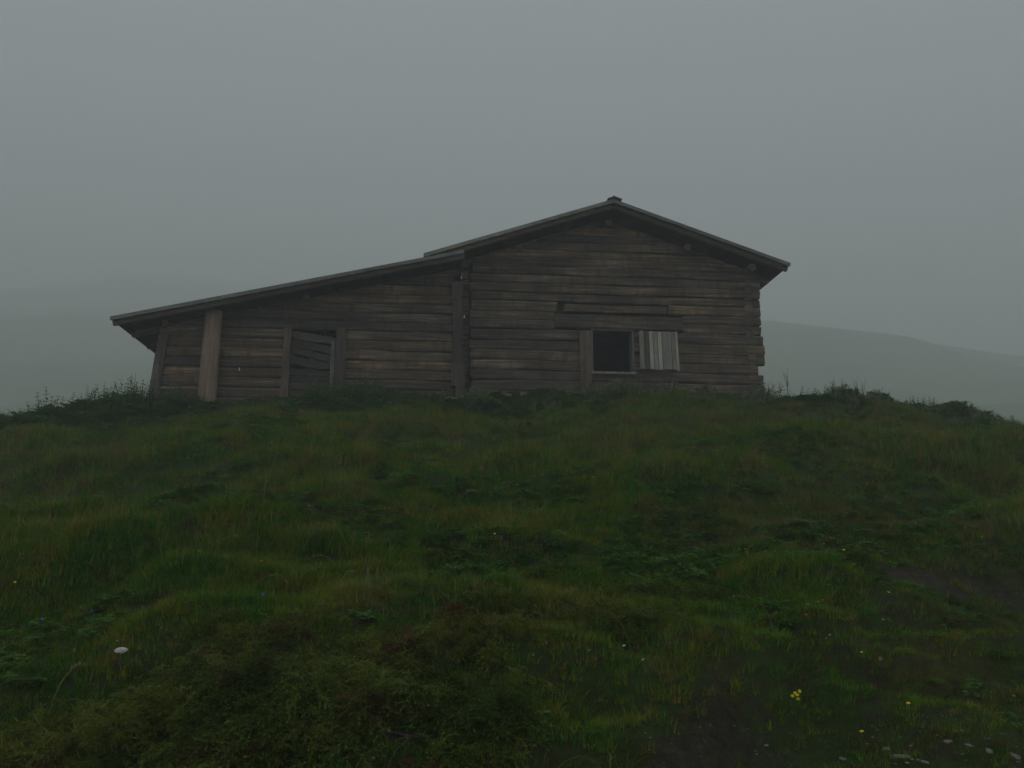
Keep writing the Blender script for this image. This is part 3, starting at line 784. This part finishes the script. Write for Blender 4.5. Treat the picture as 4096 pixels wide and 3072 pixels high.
# ------------------------------------------------------------------ single plants on the skyline
def dock_plant(h, seed):
    rr = random.Random(seed); st = PB(); sd_ = PB(); lf = PB()
    lx = rr.uniform(-.12, .12)
    top = lambda t: (lx * h * t * t, 0.04 * h * t, h * t)
    st.stem([top(t) for t in (0, .35, .7, 1)], [.008, .006, .004, .002], 0.3)
    def spike(base, az, L):
        for i in range(int(L * 260)):
            t = rr.random(); c = (base[0] + 0.22 * L * t * math.cos(az), base[1] + 0.22 * L * t * math.sin(az), base[2] + L * t)
            a = rr.uniform(0, 6.28); r = 0.028 * (1 - 0.6 * t)
            q = leaf(c, a, rr.uniform(-0.2, 0.9), r, r * 0.8, rr.random() * 0.75, 0.2, 2); sd_.add(q)
    spike(top(0.5), 0, h * 0.5)
    for q in range(3):
        t = 0.4 + 0.13 * q; spike(top(t), rr.uniform(0, 6.28), h * 0.26)
    for q in range(8):
        t = rr.uniform(0.02, 0.5); L = rr.uniform(0.14, 0.26) * (1.1 - t)
        lf.add(leaf(top(t), rr.uniform(0, 6.28), rr.uniform(0.3, 1.0), L, L * 0.35, rr.random() * 0.75, 0.5, 4))
    return st.mesh('stem', M['dock_seed']), sd_.mesh('seed_head', M['dock_seed']), lf.mesh('leaves', M['leafy'])
dock_kinds = [dock_plant(1.0, s) for s in (3, 5, 8)]
def child(name, me, parent):
    o = bpy.data.objects.new(name, me); COL.objects.link(o); o.parent = parent; return o
docks = [  # photo x of the foot, height, depth, label
    (345, 0.42, 13.6, 'thin lone dock stalk far left of the barn on the skyline'),
    (446, 0.45, 13.9, 'short dock with brown seed spike left of the barn, outermost of its bunch'),
    (480, 0.4, 14.0, 'dark dock seed spike standing second in the bunch left of the barn'),
    (510, 0.55, 14.1, 'dock with upright seed spike in the middle of the bunch left of the barn'),
    (535, 0.72, 14.2, 'tallest dock with twin seed spikes left of the lean-to corner'),
    (585, 0.68, 14.3, 'dense dock spike standing just left of the lean-to corner board'),
    (612, 0.62, 14.3, 'dark dock seed spike touching the lean-to corner board'),
    (3070, 0.42, 14.6, 'dock with dark seed spike just right of the barn corner'),
    (3150, 0.55, 14.4, 'leaning dock with dark bent top right of the barn corner'),
    (3330, 0.38, 14.0, 'small dock at the left edge of the bushy bunch right of the barn'),
    (3375, 0.48, 14.0, 'bushy dock with several spikes right of the barn'),
    (3425, 0.5, 13.9, 'tall bushy dock in the middle of the bunch right of the barn'),
    (3455, 0.46, 13.8, 'dock at the right side of the bushy bunch right of the barn'),
    (3640, 0.28, 13.6, 'low dark dock on the right skyline')]
for i, (sx, h, yy, lab) in enumerate(docks):
    xx = (sx / 4 - 512) / F * yy * 1.02
    t = thing('dock_plant', lab, 'plant', (xx, yy, gz(xx, yy) - 0.02), R.uniform(0, 6.28), 'tall docks on the skyline')
    ms = dock_kinds[i % 3]; t.scale = (h * 1.15,) * 3
    child('stem', ms[0], t); child('seed_head', ms[1], t); child('leaves', ms[2], t)

# ------------------------------------------------------------------ juniper shrubs
def sprig(seed):
    rr = random.Random(seed); V, Fc, T = [], [], []
    L = 0.10
    def spine(t): return (L * t, 0, 0.035 * math.sin(t * 2.4) - 0.045 * t * t)
    mb = PB()
    def needles(p0, p1, n, nl):
        for i in range(n):
            t = i / n; c = [p0[k] + (p1[k] - p0[k]) * t for k in range(3)]
            d = Vector(p1) - Vector(p0); az = math.atan2(d.y, d.x) + rr.uniform(-1.3, 1.3); el = rr.uniform(-0.9, 0.7)
            l = nl * (1.1 - 0.5 * t); w = 0.0032
            e = (c[0] + l * math.cos(az) * math.cos(el), c[1] + l * math.sin(az) * math.cos(el), c[2] + l * math.sin(el))
            nx_, ny_ = -math.sin(az) * w / 2, math.cos(az) * w / 2
            tn = 0.2 + 0.5 * rr.random() + (0.25 if t > 0.75 else 0)
            mb.add(([(c[0] - nx_, c[1] - ny_, c[2]), (c[0] + nx_, c[1] + ny_, c[2]), e], [(0, 1, 2)], [tn] * 3))
    pts = [spine(i / 4) for i in range(5)]
    for a, b_ in zip(pts[:-1], pts[1:]): needles(a, b_, 9, 0.017)
    for q in range(5):
        t = 0.2 + 0.15 * q; c = spine(t); s = 1 if q % 2 else -1; ll = 0.05 * (1 - 0.3 * t)
        e = (c[0] + ll * 0.75, c[1] + s * ll * 0.7, c[2] + rr.uniform(-0.02, 0.006)); needles(c, e, 12, 0.014)
    return np.array(mb.V), np.array(mb.F), np.array(mb.T)
SPR = [sprig(s) for s in range(4)]
def rotm(az, pitch, roll):
    return np.array(Matrix.Rotation(az, 3, 'Z') @ Matrix.Rotation(pitch, 3, 'Y') @ Matrix.Rotation(roll, 3, 'X'))
def juniper(cx, cy, rx, ry, hh, n, label, seed, rot=0.0, red=0.0):
    rr = random.Random(seed); z0 = gz(cx, cy)
    t = thing('juniper_bush', label, 'bush', (cx, cy, z0), 0, 'creeping junipers on the slope')
    Vs, Fs, Ts, off = [], [], [], 0; br = MB()
    Vr, Fr, Tr, offr = [], [], [], 0
    hum = [(rr.uniform(-.75, .75), rr.uniform(-.7, .7), rr.uniform(0.25, 0.5)) for _ in range(7)]
    ncl = max(6, n // 24); cl = []
    for _ in range(ncl):
        a, r = rr.uniform(0, 6.28), math.sqrt(rr.random()); u, v = r * math.cos(a), r * math.sin(a)
        edge = 1 + 0.7 * float(vn(u * 1.9 + seed, v * 1.9, 90)); x, y = u * rx * edge, v * ry * edge
        lump = sum(math.exp(-((u - p) ** 2 + (v - q) ** 2) / (w * w) * 2) for p, q, w in hum)
        top = 0.78 * hh * (0.3 + 0.8 * (1 - r * r)) * (0.5 + 0.5 * min(1.5, lump)) * rr.uniform(0.75, 1.15)
        cl.append((x, y, top, rr.uniform(0, 6.28), rr.uniform(-.2, .2), rr.random()))
    for q_ in range(n):
        x0, y0, top, az0, tn_, rd = cl[q_ % ncl]
        a = rr.uniform(0, 6.28); ro = rr.uniform(0, 0.05)
        x, y = x0 + ro * math.cos(a), y0 + ro * math.sin(a)
        xr, yr = x * math.cos(rot) - y * math.sin(rot), x * math.sin(rot) + y * math.cos(rot)
        z = gz(cx + xr, cy + yr) - z0 + top - rr.random() ** 2 * 0.07 - ro * 0.3
        az = a + rr.uniform(-.4, .4)
        m = rotm(az, rr.uniform(-0.5, 0.75), rr.uniform(-0.7, 0.7)); s = rr.uniform(0.6, 1.05)
        V, Fc, T = SPR[rr.randrange(4)]
        W_ = (V * s) @ m.T + np.array([xr, yr, z])
        if rd < red * (0.3 + 1.4 * (vn(x * 3, y * 3, 95) > 0.08)):
            Vr.append(W_); Fr.append(Fc + offr); Tr.append(T); offr += len(V)
        else:
            Vs.append(W_); Fs.append(Fc + off); Ts.append(T + tn_); off += len(V)
    def mk(name, A, B, C, mat):
        o = put(name, np.concatenate(A).tolist(), np.concatenate(B).tolist(), mat, t); at = o.data.attributes.new('tint', 'FLOAT', 'POINT'); at.data.foreach_set('value', np.clip(np.concatenate(C), 0, 1).astype('f'))
    mk('needles', Vs, Fs, Ts, M['juniper'])
    if Vr: mk('withered_needles', Vr, Fr, Tr, M['heath'])
    for _ in range(max(5, int(8 * rx))):
        a = rr.uniform(0, 6.28); pts = []
        for i in range(6):
            q = i / 5 * 0.7; x, y = rx * q * math.cos(a + 0.3 * q), ry * q * math.sin(a + 0.3 * q)
            pts.append((x, y, gz(cx + x, cy + y) - z0 + 0.1 * hh * (1 - q * q) - 0.012))
        br.tube(pts, [0.007, .006, .005, .004, .003, .002], 5)
    br.put('branches', M['bark'], t)
    return t
def at_px(sx, sy): return pick(sx, sy)
jx, jy = at_px(1150, 2850); juniper(jx, jy, 0.72, 0.42, 0.24, 2600, 'largest creeping juniper, right half of the thicket at the bottom of the slope', 1, 0.1, 0.3)
jx, jy = at_px(520, 3000); juniper(jx, jy, 0.62, 0.34, 0.17, 1500, 'low juniper filling the bottom left corner of the slope', 2, 0.0, 0.1)
jx, jy = at_px(1650, 2960); juniper(jx, jy, 0.36, 0.28, 0.17, 900, 'juniper at the right end of the bottom thicket, beside the bare soil', 3, 0.2, 0.05)
jx, jy = at_px(900, 2680); juniper(jx, jy, 0.55, 0.3, 0.13, 900, 'thin juniper among arching grass just above the large thicket', 7, 0.0, 0.1)
jx, jy = at_px(1780, 2530); juniper(jx, jy, 0.36, 0.22, 0.12, 600, 'small drooping juniper at mid slope above the large thicket', 4, 0.0, 0.15)
jx, jy = at_px(2010, 2480); juniper(jx, jy, 0.3, 0.2, 0.1, 420, 'brownish juniper patch beside bare twigs at mid slope', 8, 0.0, 0.5)
jx, jy = at_px(2480, 2490); juniper(jx, jy, 0.22, 0.15, 0.11, 260, 'little round juniper tuft right of the centre', 5)
jx, jy = at_px(2690, 2400); juniper(jx, jy, 0.34, 0.18, 0.12, 420, 'juniper patch right of the centre, higher up the slope', 6)

# ------------------------------------------------------------------ flowers
def disc_flower(kind):
    fl, st = MB(), MB()
    return fl, st
def flower_mesh(kind):
    p = MB()
    if kind in ('yellow', 'orange', 'whitep'):
        n = 9
        for q in range(n):
            a = 6.283 * q / n; c, s = math.cos(a), math.sin(a); w = 0.30
            p.add([(0, 0, 0.05), (c * .6 - s * w, s * .6 + c * w, .2), (c * 1.0, s * 1.0, .12), (c * .6 + s * w, s * .6 - c * w, .2)], [(0, 1, 2, 3)])
        p.tube([(0, 0, -.3), (0, 0, 0.0), (0, 0, .25)], [.2, .4, .3], 7)
    elif kind == 'blue':
        p.tube([(0, 0, .9), (0, 0, .6), (0, 0, .1), (0, 0, -.35), (0, 0, -.6)], [.12, .5, .62, .7, 1.0], 8)
    elif kind == 'pink':
        for i in range(70):
            z = 1 - 2 * (i + .5) / 70; r = math.sqrt(1 - z * z); a = i * 2.4; d = Vector((r * math.cos(a), r * math.sin(a), z)); u = Vector((-math.sin(a), math.cos(a), 0)) * 0.16
            p.add([tuple(d * .4 - u), tuple(d * .4 + u), tuple(d * R.uniform(.9, 1.1))], [(0, 1, 2)])
    elif kind == 'umbel':
        for i in range(110):
            r = math.sqrt(i / 110); a = i * 2.4; x, y = r * math.cos(a), r * math.sin(a); z = -0.25 * r * r + R.uniform(-.04, .04); w = 0.075
            for q in range(2): p.add([(x - w, y - w, z), (x + w, y - w, z + .03), (x + w, y + w, z), (x - w, y + w, z + .03)], [(0, 1, 2, 3)])
            if i % 6 == 0: p.add([(x, y, z), (x + .03, y, z), (0, 0, -0.8)], [(0, 1, 2)])
    elif kind == 'spike':
        for i in range(90):
            t = i / 90; a = i * 2.4; r = 0.32 * (1 - .6 * t); w = .11
            c = Vector((r * math.cos(a), r * math.sin(a), -1 + 2.4 * t)); u = Vector((-math.sin(a), math.cos(a), 0)) * w
            p.add([tuple(c * 1 - u), tuple(c + u), (c.x * 1.5, c.y * 1.5, c.z + .2)], [(0, 1, 2)])
    me = bpy.data.meshes.new('flower_head'); me.from_pydata(p.V, [], p.F)
    me.materials.append(M[{'umbel': 'umbel_white', 'spike': 'plume'}.get(kind, kind)]); me.update(); return me
FM = {k: flower_mesh(k) for k in ('yellow', 'orange', 'whitep', 'blue', 'pink', 'umbel', 'spike')}
sm_ = MB(); sm_.tube([(0, 0, 0), (0.05, 0.02, .5), (0, 0, 1)], [.012, .010, .008], 5)
STEM = bpy.data.meshes.new('stem'); STEM.from_pydata(sm_.V, [], sm_.F); STEM.materials.append(M['stem']); STEM.update()
def flower(sx, sy, kind, r, h, name, label, group=None, tilt=0.5):
    fs = 1.0 if kind in ('umbel', 'spike') else 0.75
    x, y = pick(sx, sy, h); z = gz(x, y)
    t = thing(name, label, 'flower', (x, y, z), R.uniform(0, 6.28), group)
    s = child('stem', STEM, t); s.scale = (h * .8 if h * .8 > 0.08 else .08, 0.1, h)
    f = child('flower_head', FM[kind], t); f.location = (0, 0, h); f.scale = (r * fs, r * fs, r * fs)
    if kind == 'umbel': t.rotation_euler = (0, 0, 0)
    t_ = R.uniform(-tilt, tilt); f.rotation_euler = (0.35 if kind == 'umbel' else t_, R.uniform(-tilt, tilt), 0)
    return t
YEL = [(334, 1960), (334, 1989), (640, 2063), (958, 2013), (1237, 2025), (797, 2208), (1911, 1882), (2230, 1867), (1603, 1981), (1517, 2023), (1921, 2185), (1979, 2136), (3295, 2177), (3376, 2203), (2819, 2025), (3927, 2152), (3273, 2411), (3291, 2405), (3232, 2428), (2971, 2333), (3314, 2339), (3427, 2289), (3554, 2370), (4056, 2784), (3634, 2820), (3447, 2927), (2080, 1995), (1995, 1915), (3060, 1850), (2970, 2250), (60, 2330), (2640, 1770), (3640, 1830)]
ORA = [(499, 1937), (646, 1973), (1226, 1973), (84, 2218), (1044, 2247), (1923, 1873), (1928, 1904), (1846, 1951), (1874, 1961), (2258, 1861), (2375, 1911), (2016, 1934), (2070, 1939), (3972, 1950), (3959, 2023), (2942, 1898), (2983, 2199), (3414, 2259), (3224, 2459)]
WHI = [(1900, 2009), (1877, 2011), (2357, 1904), (2616, 1888), (2640, 1880), (2341, 2089), (3279, 1869), (3459, 1994), (3493, 2041), (3128, 2017), (3150, 2030), (469, 2565), (2357, 2600), (2496, 2586), (2573, 2640), (3776, 2503), (3320, 2547), (3305, 2560), (3447, 2615), (2740, 1850), (3010, 1885), (3600, 1800), (3750, 1880)]
BLU = [(897, 1875), (1257, 2114), (2007, 2147), (1051, 2377)]
ORD = 'leftmost second third fourth fifth sixth seventh eighth ninth tenth eleventh twelfth thirteenth fourteenth fifteenth sixteenth seventeenth eighteenth'.split()
BAND = [(0, 1925, 'high on the slope'), (1925, 2080, 'on the upper middle slope'), (2080, 2300, 'on the lower middle slope'), (2300, 9999, 'low on the slope')]
def ranked(pts):
    """each point with its band of the slope and its rank from the left within that band"""
    out = []
    for lo, hi, ph in BAND:
        row = sorted(p for p in pts if lo <= p[1] < hi)
        for k, p in enumerate(row): out.append((p, ('leftmost' if k == 0 else ORD[k] + ' from the left') if len(row) > 1 else 'only one', ph))
    return out
for pts, kind, r, h0, h1, nm, what, grp in [(YEL, 'yellow', .012, .07, .13, 'yellow_flower', 'tiny yellow flowers', 'small yellow meadow flowers'),
        (ORA, 'orange', .018, .10, .16, 'orange_flower', 'small orange flowers', 'small orange meadow flowers'),
        (WHI, 'whitep', .010, .07, .12, 'white_flower', 'tiny white flowers', 'small white meadow flowers'),
        (BLU, 'blue', .012, .09, .12, 'blue_flower', 'tiny violet-blue flowers', 'small blue meadow flowers')]:
    for p_, rank, ph in ranked(pts):
        flower(*p_, kind, r, R.uniform(h0, h1), nm, '%s of the %s %s' % (rank, what, ph), grp)
flower(168, 2478, 'blue', 0.014, .14, 'bellflower', 'deep blue bellflower near the left edge of the slope')
flower(367, 2446, 'blue', 0.010, .12, 'bellflower', 'smaller blue bellflower, higher than the one at the left edge')
flower(297, 2601, 'pink', 0.015, .12, 'clover_flower', 'round pale pink clover head left of the white yarrow')
flower(484, 2600, 'umbel', 0.026, .19, 'yarrow', 'flat white yarrow umbel, the largest white flower on the slope', tilt=0.25)
flower(644, 2519, 'pink', 0.010, .12, 'clover_flower', 'small pink flower head above and right of the white yarrow')
flower(2185, 2581, 'pink', 0.012, .10, 'clover_flower', 'pale pink clover head at mid slope, upper of two')
flower(2134, 2623, 'pink', 0.011, .09, 'clover_flower', 'pink clover bud at mid slope, lower of two')
flower(3523, 2649, 'pink', 0.014, .08, 'clover_flower', 'round pink clover head on the reddish bank at the right')
flower(3533, 2479, 'whitep', 0.014, .07, 'yarrow', 'little flat white flower on the bare bank at the right', tilt=0.2)
flower(1471, 2313, 'spike', 0.032, .12, 'pale_flower_spike', 'pale greyish flower spike, left one of a pair at mid slope', tilt=0.1)
flower(1509, 2300, 'spike', 0.026, .15, 'pale_flower_spike', 'thin pale flower spike, right one of a pair at mid slope', tilt=0.1)
# the yellow clump on the bank
x, y = pick(3190, 2790, 0.05); t = thing('yellow_flower_clump', 'bright yellow clump of little flowers on the reddish bank', 'flower', (x, y, gz(x, y)))
for q in range(5):
    a = q * 2.4; rr_ = 0.0085 * math.sqrt(q); dx, dz = rr_ * math.cos(a) * 1.2, rr_ * math.sin(a) * 1.2
    f = child('flower_head', FM['yellow'], t); f.location = (dx, 0.3 * dz, 0.055 + dz); f.scale = (.0085,) * 3; f.rotation_euler = (R.uniform(.3, 1.2), R.uniform(-.5, .5), 0)
    s = child('stem', STEM, t); s.location = (dx, .3 * dz, 0); s.scale = (.06, .06, 0.055 + dz)

# ------------------------------------------------------------------ stones on the bare corner
def stone_mesh(seed):
    rr = random.Random(seed); V, Fc = [], []
    n, mrow = 8, 4
    for i in range(1, mrow):
        ph = math.pi * i / mrow
        for j in range(n):
            a = 6.283 * j / n; k = 1 + rr.uniform(-.2, .2); V.append((math.sin(ph) * math.cos(a) * k, math.sin(ph) * math.sin(a) * k * .75, math.cos(ph) * .5 * k))
    V += [(0, 0, .42), (0, 0, -.5)]
    for i in range(mrow - 2):
        for j in range(n): a, b_ = i * n + j, i * n + (j + 1) % n; Fc.append((a, a + n, b_ + n, b_))
    t_, b2 = len(V) - 2, len(V) - 1
    for j in range(n): Fc.append((t_, j, (j + 1) % n)); Fc.append((b2, (mrow - 2) * n + (j + 1) % n, (mrow - 2) * n + j))
    me = bpy.data.meshes.new('stone'); me.from_pydata(V, [], Fc); me.materials.append(M['stone']); me.update(); return me
SM = [stone_mesh(i) for i in range(6)]
rs = random.Random(5)
stones = [(3545, 3000, .020), (3790, 2965, .024), (3880, 2985, .016), (3955, 3005, .018), (3600, 3030, .03), (3650, 2990, .014), (4060, 3030, .02), (3370, 3040, .018), (3065, 2990, .011), (3690, 3050, .02), (3820, 2930, .012), (4010, 2880, .012), (3915, 2840, .01), (3850, 2925, .011)]
for _ in range(22): stones.append((rs.uniform(3450, 4090), rs.uniform(2900, 3070), rs.uniform(.004, .0095)))
for _ in range(10): stones.append((rs.uniform(2500, 3400), rs.uniform(2870, 3060), rs.uniform(.003, .006)))
for _ in range(16): stones.append((rs.uniform(3350, 3800), rs.uniform(2280, 2480), rs.uniform(.005, .012)))
grav_V, grav_F = [], []
big = sorted((p for p in stones if p[2] > 0.0088))
zones = [('left', 0, 3480, 'on the bare soil of the bank'), ('mid', 3480, 3780, 'left of the corner turf'), ('right', 3780, 5000, 'in the corner turf')]
for _, lo, hi, ph in zones:
    row = [p for p in big if lo <= p[0] < hi and p[1] > 2700]
    for k, (sx, sy, r) in enumerate(row):
        x, y = pick(sx, sy)
        o = bpy.data.objects.new('stone', SM[rs.randrange(6)]); COL.objects.link(o)
        o.location = (x, y, gz(x, y) - r * 0.12); o.scale = (r * rs.uniform(.9, 1.3), r, r * rs.uniform(.7, 1.1)); o.rotation_euler = (rs.uniform(-.3, .3), rs.uniform(-.3, .3), rs.uniform(0, 6.28))
        tag(o, '%s of the pale stones %s' % ('leftmost' if k == 0 else ORD[k] + ' from the left', ph), 'stone', 'pale stones below the bank')
for (sx, sy, r) in [p for p in stones if p[2] <= 0.0088 or p[1] <= 2700] + [(rs.uniform(2600, 4090), rs.uniform(2850, 3071), rs.uniform(.002, .005)) for _ in range(110)]:
    x, y = pick(sx, sy); me = SM[rs.randrange(6)]; n0 = len(grav_V); z = gz(x, y)
    grav_V += [(x + v.co.x * r, y + v.co.y * r, z + v.co.z * r) for v in me.vertices]; grav_F += [tuple(i + n0 for i in p.vertices) for p in me.polygons]
gr = put('gravel', grav_V, grav_F, M['stone']); gr['kind'] = 'stuff'; gr['label'] = 'scattered small gravel on the bare soil of the bank'
